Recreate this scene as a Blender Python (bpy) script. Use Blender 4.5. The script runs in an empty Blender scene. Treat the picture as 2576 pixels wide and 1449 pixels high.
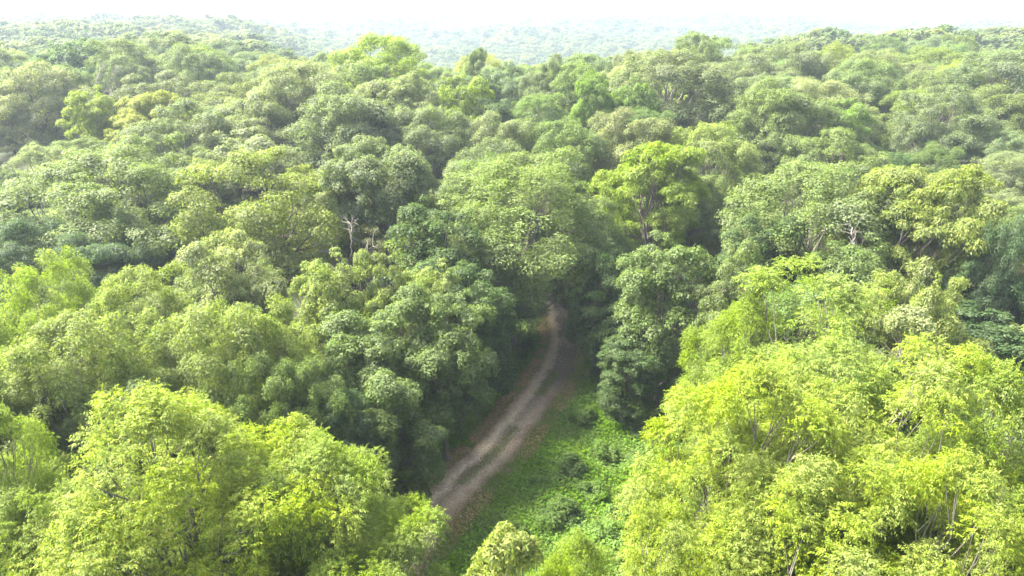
import bpy, math, random
import numpy as np

R = math.radians
random.seed(7)
rng = np.random.default_rng(11)
scene = bpy.context.scene
COL = scene.collection

# ------------------------------------------------------------------ camera
CAM_H, PITCH, FOC = 28.0, 21.3, 1720.0          # metres, degrees down, focal length in pixels of a 2576 x 1449 view
cam_data = bpy.data.cameras.new('camera')
cam_data.sensor_width = 36.0
cam_data.lens = 36.0 * FOC / 2576.0
cam_data.clip_start, cam_data.clip_end = 0.5, 9000.0
cam = bpy.data.objects.new('camera', cam_data)
cam.location = (0, 0, CAM_H)
cam.rotation_euler = (R(90 - PITCH), 0, 0)
COL.objects.link(cam)
scene.camera = cam

# ------------------------------------------------------------------ sky, sun, exposure
SUN_EL, SUN_AZ = 52.0, -75.0                     # azimuth from the viewing direction (+Y), negative = to the left
world = bpy.data.worlds.new('World')
scene.world = world
world.use_nodes = True
wn, wl = world.node_tree.nodes, world.node_tree.links
wn.clear()
sky = wn.new('ShaderNodeTexSky')
sky.sky_type = 'NISHITA'
sky.sun_disc = False
sky.sun_elevation = R(SUN_EL)
sky.sun_rotation = R(SUN_AZ)
sky.air_density, sky.dust_density, sky.ozone_density = 1.0, 4.0, 0.6
bg = wn.new('ShaderNodeBackground')
bg.inputs['Strength'].default_value = 0.125
wo = wn.new('ShaderNodeOutputWorld')
soft = wn.new('ShaderNodeHueSaturation')          # moisture in the air whitens the whole sky
soft.inputs['Saturation'].default_value = 0.5
wl.new(sky.outputs[0], soft.inputs['Color'])
wl.new(soft.outputs[0], bg.inputs[0])
wl.new(bg.outputs[0], wo.inputs[0])

sun_data = bpy.data.lights.new('sun', 'SUN')
sun_data.energy = 4.6
sun_data.angle = R(16)
sun_data.color = (1.0, 0.93, 0.80)
sun = bpy.data.objects.new('sun', sun_data)
a, e = R(SUN_AZ), R(SUN_EL)
sdir = np.array([math.sin(a) * math.cos(e), math.cos(a) * math.cos(e), math.sin(e)])
from mathutils import Vector
sun.rotation_euler = Vector(sdir).to_track_quat('Z', 'Y').to_euler()
sun.location = (-60, 30, 90)
COL.objects.link(sun)

vs = scene.view_settings
vs.view_transform = 'Standard'
vs.look = 'None'
vs.exposure = 2.75
vs.gamma = 1.0
vs.use_curve_mapping = False
cy = scene.cycles
cy.max_bounces, cy.diffuse_bounces, cy.glossy_bounces = 7, 4, 2
cy.transmission_bounces, cy.transparent_max_bounces, cy.volume_bounces = 5, 8, 1
cy.use_denoising = True
cy.sample_clamp_indirect = 6.0

# ------------------------------------------------------------------ pixels to places
cp, sp = math.cos(R(PITCH)), math.sin(R(PITCH))
def ray(px, py):
    u, v = (px - 1288.0) / FOC, (724.5 - py) / FOC
    return np.array([u, cp + v * sp, -sp + v * cp])
def on_plane(px, py, z):
    d = ray(px, py)
    t = (z - CAM_H) / d[2]
    return np.array([0, 0, CAM_H]) + d * t
def to_px(p):
    x, y, z = p[0], p[1], p[2] - CAM_H
    dep = y * cp - z * sp
    return 1288 + FOC * x / dep, 724.5 - FOC * (y * sp + z * cp) / dep, dep

def sm(a, b, t):
    k = np.clip((np.asarray(t, float) - a) / (b - a), 0, 1)
    return k * k * (3 - 2 * k)
def terrain(x, y):
    x, y = np.asarray(x, float), np.asarray(y, float)
    yy = np.maximum(y, 60.0)
    s = x / yy
    left = sm(-0.10, -0.42, s)
    right = sm(0.16, 0.42, s)
    mid = (1 - left) * (1 - right)
    rise = 4.8 * sm(72, 122, y)
    zl = rise + 4.0 * sm(200, 560, y)
    zr = rise + 1.2 * sm(150, 260, y) - 24 * sm(290, 470, y)
    zm = rise - 30 * sm(132, 300, y)
    z = left * zl + right * zr + mid * zm
    far = sm(380, 1050, y)
    z = z * (1 - far) + far * 15.5
    und = 3.0 * np.sin(x / 83 + 1.3) * np.sin(y / 97) + 1.8 * np.sin(x / 190 - y / 140 + 2.0) + 0.9 * np.sin(x / 47 + y / 71)
    z = z + und * sm(200, 420, np.hypot(x, y))
    return z

# ------------------------------------------------------------------ mesh helpers
def mesh_np(name, verts, faces, mat=None, smooth=False):
    """verts (n,3); faces (m,k) with one k for all."""
    verts = np.asarray(verts, np.float32)
    faces = np.asarray(faces, np.int32)
    me = bpy.data.meshes.new(name)
    m, k = faces.shape
    me.vertices.add(len(verts))
    me.vertices.foreach_set('co', verts.ravel())
    me.loops.add(m * k)
    me.loops.foreach_set('vertex_index', faces.ravel())
    me.polygons.add(m)
    me.polygons.foreach_set('loop_start', np.arange(0, m * k, k, dtype=np.int32))
    me.polygons.foreach_set('loop_total', np.full(m, k, np.int32))
    if smooth:
        me.polygons.foreach_set('use_smooth', np.ones(m, bool))
    me.update(calc_edges=True)
    if mat:
        me.materials.append(mat)
    return me
def link(name, data, parent=None):
    o = bpy.data.objects.new(name, data)
    COL.objects.link(o)
    if parent:
        o.parent = parent
    return o
def tag(o, label=None, cat=None, group=None, kind=None):
    if label: o['label'] = label
    if cat: o['category'] = cat
    if group: o['group'] = group
    if kind: o['kind'] = kind
    return o
def unit(v):
    return v / np.maximum(np.linalg.norm(v, axis=-1, keepdims=True), 1e-9)

class Tubes:
    """tapered tubes collected into one mesh"""
    def __init__(self): self.v, self.f, self.n = [], [], 0
    def add(self, pts, rad, sides=6):
        pts, rad = np.asarray(pts, float), np.asarray(rad, float)
        t = np.gradient(pts, axis=0)
        t = unit(t)
        ref = np.where(np.abs(t[:, 2:3]) > 0.9, np.array([[1.0, 0, 0]]), np.array([[0, 0, 1.0]]))
        a = unit(np.cross(t, ref)); b = np.cross(t, a)
        ang = np.arange(sides) * 2 * math.pi / sides
        ring = a[:, None] * np.cos(ang)[None, :, None] + b[:, None] * np.sin(ang)[None, :, None]
        vv = pts[:, None] + ring * rad[:, None, None]
        m = len(pts)
        i = np.arange(m - 1)[:, None] * sides
        j = np.arange(sides)[None]
        k = (j + 1) % sides
        f = np.stack([i + j, i + k, i + sides + k, i + sides + j], -1).reshape(-1, 4) + self.n
        self.v.append(vv.reshape(-1, 3)); self.f.append(f); self.n += m * sides
    def mesh(self, name, mat):
        return mesh_np(name, np.concatenate(self.v), np.concatenate(self.f), mat, smooth=True)

def bezier(p0, p1, p2, n):
    t = np.linspace(0, 1, n)[:, None]
    return (1 - t) ** 2 * p0 + 2 * t * (1 - t) * p1 + t * t * p2

# ------------------------------------------------------------------ materials
def new_mat(name):
    m = bpy.data.materials.new(name)
    m.use_nodes = True
    m.node_tree.nodes.clear()
    return m, m.node_tree.nodes, m.node_tree.links
def ramp(N, stops):
    r = N.new('ShaderNodeValToRGB')
    el = r.color_ramp.elements
    while len(el) < len(stops): el.new(0.5)
    for e_, (p, c) in zip(el, stops):
        e_.position = p; e_.color = (*c, 1)
    return r

def leaf_material(name, by_object=True, trans=0.42):
    m, N, L = new_mat(name)
    geo = N.new('ShaderNodeNewGeometry')
    oi = N.new('ShaderNodeObjectInfo')
    hsv = N.new('ShaderNodeHueSaturation')
    # every leaf its own brightness and hue
    br = N.new('ShaderNodeMapRange'); br.inputs[3].default_value = 0.74; br.inputs[4].default_value = 1.28
    L.new(geo.outputs['Random Per Island'], br.inputs[0]); L.new(br.outputs[0], hsv.inputs['Value'])
    mul = N.new('ShaderNodeMath'); mul.operation = 'MULTIPLY'; mul.inputs[1].default_value = 17.31
    fr = N.new('ShaderNodeMath'); fr.operation = 'FRACT'
    hr = N.new('ShaderNodeMapRange'); hr.inputs[3].default_value = 0.474; hr.inputs[4].default_value = 0.516
    L.new(geo.outputs['Random Per Island'], mul.inputs[0]); L.new(mul.outputs[0], fr.inputs[0])
    L.new(fr.outputs[0], hr.inputs[0]); L.new(hr.outputs[0], hsv.inputs['Hue'])
    # patches of older and younger foliage through the crown
    tc = N.new('ShaderNodeTexCoord')
    nz = N.new('ShaderNodeTexNoise'); nz.inputs['Scale'].default_value = 0.33; nz.inputs['Detail'].default_value = 2
    L.new(tc.outputs['Object'], nz.inputs['Vector'])
    pr = N.new('ShaderNodeMapRange'); pr.inputs[1].default_value = 0.3; pr.inputs[2].default_value = 0.7
    pr.inputs[3].default_value = 0.82; pr.inputs[4].default_value = 1.14
    L.new(nz.outputs['Fac'], pr.inputs[0])
    L.new(pr.outputs[0], hsv.inputs['Saturation'])
    if by_object:
        L.new(oi.outputs['Color'], hsv.inputs['Color'])
    else:
        cr = ramp(N, [(0.0, (0.060, 0.095, 0.034)), (0.35, (0.090, 0.122, 0.046)), (0.65, (0.102, 0.132, 0.054)),
                      (0.85, (0.124, 0.150, 0.056)), (1.0, (0.135, 0.165, 0.044))])
        L.new(oi.outputs['Random'], cr.inputs[0]); L.new(cr.outputs[0], hsv.inputs['Color'])
    p = N.new('ShaderNodeBsdfPrincipled')
    p.inputs['Roughness'].default_value = 0.6
    p.inputs['Specular IOR Level'].default_value = 0.2
    L.new(hsv.outputs[0], p.inputs['Base Color'])
    tr = N.new('ShaderNodeBsdfTranslucent')
    tm = N.new('ShaderNodeMixRGB'); tm.blend_type = 'MULTIPLY'; tm.inputs[0].default_value = 1.0
    tm.inputs[2].default_value = (1.75, 1.85, 0.75, 1)
    L.new(hsv.outputs[0], tm.inputs[1]); L.new(tm.outputs[0], tr.inputs['Color'])
    mx = N.new('ShaderNodeMixShader'); mx.inputs[0].default_value = trans
    L.new(p.outputs[0], mx.inputs[1]); L.new(tr.outputs[0], mx.inputs[2])
    out = N.new('ShaderNodeOutputMaterial'); L.new(mx.outputs[0], out.inputs[0])
    return m

def bark_material(name, c0, c1):
    m, N, L = new_mat(name)
    tc = N.new('ShaderNodeTexCoord')
    mp = N.new('ShaderNodeMapping'); mp.inputs['Scale'].default_value = (9, 9, 1.3)
    nz = N.new('ShaderNodeTexNoise'); nz.inputs['Scale'].default_value = 1.6; nz.inputs['Detail'].default_value = 5
    L.new(tc.outputs['Object'], mp.inputs[0]); L.new(mp.outputs[0], nz.inputs['Vector'])
    cr = ramp(N, [(0.3, c0), (0.72, c1)])
    L.new(nz.outputs['Fac'], cr.inputs[0])
    p = N.new('ShaderNodeBsdfPrincipled'); p.inputs['Roughness'].default_value = 0.9
    bp = N.new('ShaderNodeBump'); bp.inputs['Strength'].default_value = 0.6; bp.inputs['Distance'].default_value = 0.05
    L.new(nz.outputs['Fac'], bp.inputs['Height']); L.new(bp.outputs[0], p.inputs['Normal'])
    L.new(cr.outputs[0], p.inputs['Base Color'])
    out = N.new('ShaderNodeOutputMaterial'); L.new(p.outputs[0], out.inputs[0])
    return m

M_LEAF = leaf_material('leaf')
M_LEAF_FAR = leaf_material('leaf_of_distant_forest', by_object=False)
M_BARK = bark_material('bark_grey', (0.065, 0.055, 0.045), (0.19, 0.17, 0.145))
M_BARK_DARK = bark_material('bark_dark', (0.035, 0.028, 0.022), (0.11, 0.09, 0.075))
M_DEAD = bark_material('bleached_wood', (0.11, 0.10, 0.085), (0.24, 0.215, 0.19))

def ground_material():
    m, N, L = new_mat('forest_floor')
    tc = N.new('ShaderNodeTexCoord')
    n1 = N.new('ShaderNodeTexNoise'); n1.inputs['Scale'].default_value = 0.35; n1.inputs['Detail'].default_value = 6
    n2 = N.new('ShaderNodeTexNoise'); n2.inputs['Scale'].default_value = 7.0; n2.inputs['Detail'].default_value = 6
    L.new(tc.outputs['Object'], n1.inputs['Vector']); L.new(tc.outputs['Object'], n2.inputs['Vector'])
    c1 = ramp(N, [(0.35, (0.040, 0.030, 0.020)), (0.55, (0.034, 0.046, 0.016)), (0.7, (0.040, 0.075, 0.016))])
    c2 = ramp(N, [(0.3, (0.45, 0.45, 0.45)), (0.7, (1.4, 1.4, 1.4))])
    L.new(n1.outputs['Fac'], c1.inputs[0]); L.new(n2.outputs['Fac'], c2.inputs[0])
    mx = N.new('ShaderNodeMixRGB'); mx.blend_type = 'MULTIPLY'; mx.inputs[0].default_value = 1
    at = N.new('ShaderNodeAttribute'); at.attribute_name = 'grassy'
    gm = N.new('ShaderNodeMixRGB'); gm.inputs[2].default_value = (0.080, 0.140, 0.018, 1)
    L.new(at.outputs['Fac'], gm.inputs[0]); L.new(c1.outputs[0], gm.inputs[1])
    L.new(gm.outputs[0], mx.inputs[1]); L.new(c2.outputs[0], mx.inputs[2])
    p = N.new('ShaderNodeBsdfPrincipled'); p.inputs['Roughness'].default_value = 0.95
    bp = N.new('ShaderNodeBump'); bp.inputs['Distance'].default_value = 0.08
    L.new(n2.outputs['Fac'], bp.inputs['Height']); L.new(bp.outputs[0], p.inputs['Normal'])
    L.new(mx.outputs[0], p.inputs['Base Color'])
    out = N.new('ShaderNodeOutputMaterial'); L.new(p.outputs[0], out.inputs[0])
    return m

def track_material():
    """u runs across the track (0..1), v along it in metres."""
    m, N, L = new_mat('worn_dirt_track')
    tc = N.new('ShaderNodeTexCoord')
    uv = N.new('ShaderNodeUVMap'); uv.uv_map = 'UVMap'
    sx = N.new('ShaderNodeSeparateXYZ'); L.new(uv.outputs[0], sx.inputs[0])
    n1 = N.new('ShaderNodeTexNoise'); n1.inputs['Scale'].default_value = 0.8; n1.inputs['Detail'].default_value = 6; n1.inputs['Roughness'].default_value = 0.65
    n2 = N.new('ShaderNodeTexNoise'); n2.inputs['Scale'].default_value = 11.0; n2.inputs['Detail'].default_value = 5
    L.new(tc.outputs['Object'], n1.inputs['Vector']); L.new(tc.outputs['Object'], n2.inputs['Vector'])
    # pale sandy left rut, dark damp right side
    wob = N.new('ShaderNodeMath'); wob.operation = 'MULTIPLY_ADD'; wob.inputs[1].default_value = 0.45; wob.inputs[2].default_value = -0.225
    L.new(n1.outputs['Fac'], wob.inputs[0])
    ad = N.new('ShaderNodeMath'); ad.operation = 'ADD'
    L.new(sx.outputs[0], ad.inputs[0]); L.new(wob.outputs[0], ad.inputs[1])
    dirt = ramp(N, [(0.0, (0.17, 0.11, 0.065)), (0.14, (0.35, 0.275, 0.185)), (0.30, (0.52, 0.42, 0.295)),
                    (0.46, (0.23, 0.178, 0.120)), (0.70, (0.33, 0.258, 0.180)), (1.0, (0.15, 0.108, 0.068))])
    L.new(ad.outputs[0], dirt.inputs[0])
    fine = ramp(N, [(0.3, (0.62, 0.60, 0.58)), (0.7, (1.28, 1.26, 1.24))])
    L.new(n2.outputs['Fac'], fine.inputs[0])
    mx = N.new('ShaderNodeMixRGB'); mx.blend_type = 'MULTIPLY'; mx.inputs[0].default_value = 1
    L.new(dirt.outputs[0], mx.inputs[1]); L.new(fine.outputs[0], mx.inputs[2])
    # dark damp soil plus painted tree shade on the stretch beneath the trees further on
    wet_shade = N.new('ShaderNodeMapRange'); wet_shade.interpolation_type = 'SMOOTHSTEP'
    wet_shade.inputs[1].default_value = 17; wet_shade.inputs[2].default_value = 28; wet_shade.inputs[3].default_value = 0.0; wet_shade.inputs[4].default_value = 1.0
    L.new(sx.outputs[1], wet_shade.inputs[0])
    wr = N.new('ShaderNodeMapRange'); wr.inputs[1].default_value = 0.22; wr.inputs[2].default_value = 0.40; wr.inputs[3].default_value = 0.30  # lowest value paints shade over the pale left rut too
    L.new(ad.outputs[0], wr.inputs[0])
    wm = N.new('ShaderNodeMath'); wm.operation = 'MULTIPLY'; L.new(wet_shade.outputs[0], wm.inputs[0]); L.new(wr.outputs[0], wm.inputs[1])
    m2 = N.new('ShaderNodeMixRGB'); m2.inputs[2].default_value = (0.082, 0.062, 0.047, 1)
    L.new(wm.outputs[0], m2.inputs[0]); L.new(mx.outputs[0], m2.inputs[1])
    p = N.new('ShaderNodeBsdfPrincipled'); p.inputs['Roughness'].default_value = 0.92
    bp = N.new('ShaderNodeBump'); bp.inputs['Distance'].default_value = 0.04
    L.new(n2.outputs['Fac'], bp.inputs['Height']); L.new(bp.outputs[0], p.inputs['Normal'])
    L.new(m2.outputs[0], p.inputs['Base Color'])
    out = N.new('ShaderNodeOutputMaterial'); L.new(p.outputs[0], out.inputs[0])
    return m

def verge_material():
    m, N, L = new_mat('leafy_verge_soil')
    tc = N.new('ShaderNodeTexCoord')
    n1 = N.new('ShaderNodeTexNoise'); n1.inputs['Scale'].default_value = 1.3; n1.inputs['Detail'].default_value = 7; n1.inputs['Roughness'].default_value = 0.7
    L.new(tc.outputs['Object'], n1.inputs['Vector'])
    c1 = ramp(N, [(0.35, (0.070, 0.120, 0.022)), (0.52, (0.10, 0.115, 0.035)), (0.66, (0.19, 0.115, 0.065))])
    L.new(n1.outputs['Fac'], c1.inputs[0])
    p = N.new('ShaderNodeBsdfPrincipled'); p.inputs['Roughness'].default_value = 0.95
    L.new(c1.outputs[0], p.inputs['Base Color'])
    out = N.new('ShaderNodeOutputMaterial'); L.new(p.outputs[0], out.inputs[0])
    return m

def litter_material():
    m, N, L = new_mat('fallen_leaf')
    geo = N.new('ShaderNodeNewGeometry')
    cr = ramp(N, [(0.0, (0.15, 0.080, 0.038)), (0.4, (0.26, 0.150, 0.068)), (0.75, (0.34, 0.22, 0.10)), (1.0, (0.40, 0.31, 0.15))])
    L.new(geo.outputs['Random Per Island'], cr.inputs[0])
    p = N.new('ShaderNodeBsdfPrincipled'); p.inputs['Roughness'].default_value = 0.8
    L.new(cr.outputs[0], p.inputs['Base Color'])
    out = N.new('ShaderNodeOutputMaterial'); L.new(p.outputs[0], out.inputs[0])
    return m

def stone_material():
    m, N, L = new_mat('pale_gravel')
    geo = N.new('ShaderNodeNewGeometry')
    cr = ramp(N, [(0.0, (0.20, 0.16, 0.13)), (1.0, (0.44, 0.38, 0.33))])
    L.new(geo.outputs['Random Per Island'], cr.inputs[0])
    p = N.new('ShaderNodeBsdfPrincipled'); p.inputs['Roughness'].default_value = 0.9
    L.new(cr.outputs[0], p.inputs['Base Color'])
    out = N.new('ShaderNodeOutputMaterial'); L.new(p.outputs[0], out.inputs[0])
    return m

# ------------------------------------------------------------------ ground, track, verge
def axis(near, far_lo, far_hi, step, growth):
    pos = [0.0]; s = step
    while pos[-1] < far_hi:
        if pos[-1] > near: s *= growth
        pos.append(pos[-1] + s)
    neg = [0.0]; s = step
    while neg[-1] > far_lo:
        if -neg[-1] > near: s *= growth
        neg.append(neg[-1] - s)
    return np.array(sorted(set(neg + pos)))
gx = axis(60, -2400, 2400, 2.5, 1.045)
gy = axis(110, -500, 2500, 2.5, 1.03)
X, Y = np.meshgrid(gx, gy)
Z = terrain(X, Y)
nx, ny = len(gx), len(gy)
idx = np.arange(nx * ny).reshape(ny, nx)
F = np.stack([idx[:-1, :-1], idx[:-1, 1:], idx[1:, 1:], idx[1:, :-1]], -1).reshape(-1, 4)
ground = link('ground', mesh_np('ground', np.stack([X, Y, Z], -1).reshape(-1, 3), F, ground_material(), True))
tag(ground, 'dark forest floor of soil and low green growth under the trees', 'ground', kind='structure')

track_px = [(905, 1500), (985, 1420), (1050, 1335), (1122, 1252), (1180, 1190), (1246, 1132), (1320, 1033), (1380, 955), (1418, 870),
            (1410, 790), (1393, 735), (1402, 690), (1425, 662)]
ctrl = np.array([on_plane(px, py, 0.0)[:2] for px, py in track_px])
def resample(c, step):
    # Catmull-Rom through the control points, evenly spaced
    P = np.vstack([2 * c[0] - c[1], c, 2 * c[-1] - c[-2]])
    out = []
    for i in range(1, len(P) - 2):
        t = np.linspace(0, 1, 40, endpoint=False)[:, None]
        p0, p1, p2, p3 = P[i - 1], P[i], P[i + 1], P[i + 2]
        out.append(0.5 * (2 * p1 + (p2 - p0) * t + (2 * p0 - 5 * p1 + 4 * p2 - p3) * t * t + (3 * p1 - p0 - 3 * p2 + p3) * t ** 3))
    q = np.vstack(out)
    d = np.r_[0, np.cumsum(np.linalg.norm(np.diff(q, axis=0), axis=1))]
    s = np.arange(0, d[-1], step)
    return np.stack([np.interp(s, d, q[:, 0]), np.interp(s, d, q[:, 1])], 1), s
PATH, PATH_S = resample(ctrl, 0.35)
tang = unit(np.gradient(PATH, axis=0))
NRM = np.stack([tang[:, 1], -tang[:, 0]], 1)      # to the right of travel
def path_dist(xy):
    xy = np.atleast_2d(xy)
    best = np.full(len(xy), 1e9); side = np.zeros(len(xy)); along = np.zeros(len(xy))
    for i in range(0, len(PATH), 2):
        d = xy - PATH[i]
        r = np.hypot(d[:, 0], d[:, 1])
        k = r < best
        best[k] = r[k]; side[k] = np.sign((d @ NRM[i]))[k]; along[k] = PATH_S[i]
    return best, side, along
near_ = (np.abs(X) < 30) & (Y > 5) & (Y < 75)
gv = np.zeros(X.shape)
gv[near_] = sm(14, 8, path_dist(np.column_stack([X[near_], Y[near_]]))[0]) * 0.9
ga = ground.data.attributes.new('grassy', 'FLOAT', 'POINT')
ga.data.foreach_set('value', gv.astype(np.float32).ravel())
def strip(name, half_l, half_r, z, mat, nu, rough):
    n = len(PATH)
    u = np.linspace(0, 1, nu)
    jl = half_l + rough * (np.interp(np.arange(n), np.arange(0, n + 5, 5), rng.normal(0, 1, (n + 9) // 5 + 1)[:len(np.arange(0, n + 5, 5))]) + 0.4 * rng.normal(0, 1, n))
    jr = half_r + rough * (np.interp(np.arange(n), np.arange(0, n + 5, 5), rng.normal(0, 1, (n + 9) // 5 + 1)[:len(np.arange(0, n + 5, 5))]) + 0.4 * rng.normal(0, 1, n))
    off = -jl[:, None] * (1 - u)[None] + jr[:, None] * u[None]
    P = PATH[:, None] + NRM[:, None] * off[..., None]
    zz = terrain(P[..., 0], P[..., 1]) + z
    if name == 'track':      # shallow ruts with a low middle ridge
        zz = zz + 0.035 * np.exp(-((u - 0.55) / 0.16) ** 2)[None]
    V = np.concatenate([P, zz[..., None]], -1).reshape(-1, 3)
    ii = np.arange(n * nu).reshape(n, nu)
    F = np.stack([ii[:-1, :-1], ii[:-1, 1:], ii[1:, 1:], ii[1:, :-1]], -1).reshape(-1, 4)
    me = mesh_np(name, V, F, mat, True)
    uvl = me.uv_layers.new(name='UVMap')
    UV = np.stack([np.broadcast_to(u[None], (n, nu)), np.broadcast_to(PATH_S[:, None], (n, nu))], -1).reshape(-1, 2)
    uvl.data.foreach_set('uv', UV[F.ravel()].astype(np.float32).ravel())
    return link(name, me)
tag(strip('verge', 2.6, 2.5, 0.010, verge_material(), 9, 0.25), 'strip of thin grass and fallen leaves edging the dirt track', 'verge', kind='structure')
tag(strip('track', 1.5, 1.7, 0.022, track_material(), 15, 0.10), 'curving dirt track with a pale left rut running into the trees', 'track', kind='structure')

# ------------------------------------------------------------------ leaves in bulk
def kites(pos, nrm, axis_, length, width, fold=0.12):
    """one folded four-cornered leaf each: base, side, tip, side"""
    nrm = unit(nrm)
    ax = unit(axis_ - nrm * np.sum(axis_ * nrm, -1, keepdims=True))
    sd = np.cross(nrm, ax)
    L, W = length[:, None], width[:, None]
    v = np.stack([pos - ax * L * 0.5,
                  pos + sd * W * 0.5 + nrm * W * fold - ax * L * 0.08,
                  pos + ax * L * 0.5 - nrm * L * 0.10,
                  pos - sd * W * 0.5 + nrm * W * fold - ax * L * 0.08], 1)
    n = len(pos)
    return v.reshape(-1, 3), np.arange(n * 4).reshape(n, 4)
def compound(pos, out_dir, length, droop, n_pairs, lsize, g):
    """feather leaves: a drooping rib with leaflets in pairs and one at the tip"""
    n = len(pos)
    up = np.array([0, 0, 1.0])
    side = unit(np.cross(out_dir, up) + g.normal(0, 0.15, (n, 3)))
    V = []
    for k in range(n_pairs + 1):
        s = (k + 0.8) / (n_pairs + 0.8)
        c = pos + length[:, None] * (out_dir * s - up * (droop * s * s)[:, None])
        fwd = unit(out_dir - up * (2 * droop * s)[:, None])
        for sg in ((0,) if k == n_pairs else (-1, 1)):
            ax = unit(fwd * (0.65 if sg else 1.0) + side * sg * 0.8 - up * 0.22 + g.normal(0, 0.14, (n, 3)))
            nr = unit(np.cross(ax, np.cross(up + g.normal(0, 0.45, (n, 3)), ax)))
            l = lsize * (1.0 - 0.25 * abs(s - 0.6)) * g.uniform(0.8, 1.15, n)
            p = c + ax * l[:, None] * 0.5
            v, _ = kites(p, nr, ax, l, l * 0.40, 0.10)
            V.append(v.reshape(n, 4, 3))
    V = np.stack(V, 1).reshape(-1, 3)
    m = len(V) // 4
    return V, np.arange(m * 4).reshape(m, 4)

def make_tree(name, seed, height, radius, base, n_cl, cl_r, n_tuft, n_leaf, leaf=0.24, style='kite', flat=0.8, tall=1.0,
              bark=None, open_=0.0, droop=0.0, tuft_k=0.46, irregular=0.25, leaf_mat=None, wood=True):
    """builds the meshes of one tree kind, base at the origin: (trunk, [limbs], crown)"""
    g = np.random.default_rng(seed)
    zc = base + (height - base) * 0.46
    semi = (height - base) * 0.54
    # bough centres spread over an uneven dome
    cand = unit(g.normal(0, 1, (n_cl * 14, 3)))
    cand = cand[cand[:, 2] > -0.62]
    keep = []
    for c in cand:
        if len(keep) >= n_cl: break
        if all(np.dot(c, k) < math.cos(1.72 / math.sqrt(n_cl)) for k in keep): keep.append(c)
    d = np.array(keep)
    lob = 1 + irregular * (np.sin(d[:, 0] * 3.1 + seed) * np.cos(d[:, 1] * 2.7 - seed) + 0.7 * g.normal(0, 0.5, len(d)))
    rad = np.clip(lob, 0.62, 1.3) * (1 - 0.10 * g.random(len(d)))
    prof = np.where(d[:, 2] > 0, 1.0, 1.0 + 0.28 * d[:, 2])
    C = np.stack([d[:, 0] * radius * prof, d[:, 1] * radius * prof, d[:, 2] * semi], 1) * rad[:, None]
    C *= (1 - cl_r / max(radius, 0.1) * 0.55)
    C[:, 2] += zc
    # a few boughs inside, seen through the gaps
    ni = max(3, n_cl // 4)
    Ci = unit(g.normal(0, 1, (ni, 3))) * (0.35 + 0.25 * g.random((ni, 1))) * np.array([radius, radius, semi]) + np.array([0, 0, zc])
    C = np.vstack([C, Ci])
    cr = cl_r * g.uniform(0.72, 1.3, len(C))
    C[:, 2] = np.minimum(C[:, 2], height - cr * 0.75)
    # tufts on every bough
    T, TR, TO = [], [], []
    axis0 = np.array([0, 0, zc - semi * 0.35])
    for c, r_ in zip(C, cr):
        o = unit(c - axis0)
        nt = max(4, int(n_tuft * (r_ / cl_r) ** 2))
        q = unit(unit(g.normal(0, 1, (nt, 3))) + o * 0.55 + np.array([0, 0, 0.42]))
        rr = g.uniform(0.55, 1.0, (nt, 1)) * r_
        T.append(c + q * rr * np.array([1, 1, flat])); TR.append(np.full(nt, r_) * tuft_k * g.uniform(0.65, 1.25, nt))
        TO.append(unit(q + o * 0.3))
    T, TR, TO = np.vstack(T), np.concatenate(TR), np.vstack(TO)
    nl = np.maximum(4, (n_leaf * (TR / (cl_r * tuft_k)) ** 1.8).astype(int))
    ti = np.repeat(np.arange(len(T)), nl)
    n = len(ti)
    q = unit(unit(g.normal(0, 1, (n, 3))) + TO[ti] * 0.5 + np.array([0, 0, 0.25]))
    pos = T[ti] + q * (TR[ti] * g.uniform(0.35, 1.05, n) ** 0.7)[:, None] * np.array([1, 1, 0.85])
    if style == 'kite':
        nr = q * 0.85 + np.array([0, 0, 0.4]) + g.normal(0, 0.34, (n, 3))
        ax = unit(q * np.array([1, 1, 0.2]) + g.normal(0, 0.6, (n, 3)) + np.array([0, 0, -0.25 - droop]))
        l = leaf * g.uniform(0.7, 1.35, n)
        V, Fc = kites(pos, nr, ax, l, l * g.uniform(0.55, 0.75, n))
    elif style == 'narrow':
        nr = q * 0.75 + np.array([0, 0, 0.35]) + g.normal(0, 0.36, (n, 3))
        ax = unit(q * np.array([1, 1, 0.1]) + g.normal(0, 0.45, (n, 3)) + np.array([0, 0, -0.35 - droop]))
        l = leaf * g.uniform(0.8, 1.5, n)
        V, Fc = kites(pos, nr, ax, l, l * g.uniform(0.28, 0.4, n))
    elif style == 'brush':          # leaves radiating from each tuft like a brush
        ax = unit(q + np.array([0, 0, 0.25 - droop]) + g.normal(0, 0.30, (n, 3)))
        nr = q * 0.35 + np.array([0, 0, 0.6]) + g.normal(0, 0.40, (n, 3))
        l = leaf * g.uniform(0.8, 1.5, n)
        V, Fc = kites(pos, nr, ax, l, l * g.uniform(0.30, 0.44, n))
    else:
        od = unit(q * np.array([1, 1, 0.35]) + g.normal(0, 0.35, (n, 3)) + np.array([0, 0, 0.12]))
        V, Fc = compound(pos - od * leaf * 0.4, od, leaf * g.uniform(0.75, 1.25, n), g.uniform(0.08, 0.48, n), 3, leaf * 0.42, g)
    crown = mesh_np(name + '_crown', V, Fc, leaf_mat or M_LEAF)
    if not wood:
        return crown
    # trunk and limbs
    bark = bark or M_BARK
    r0 = 0.018 * height + 0.05
    ztop = base + (height - base) * 0.72
    zz = np.linspace(-0.3, ztop, 9)
    wob = np.cumsum(g.normal(0, 0.12, (9, 2)), 0); wob[0] = 0
    tp = np.column_stack([wob, zz])
    rr = r0 * np.linspace(1.0, 0.22, 9); rr[0] *= 1.35
    t = Tubes(); t.add(tp, rr, 8)
    trunk = t.mesh(name + '_trunk', bark)
    limbs = []
    order = np.argsort(-cr)[:max(6, int(len(C) * 0.6))]
    per = 5
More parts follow.
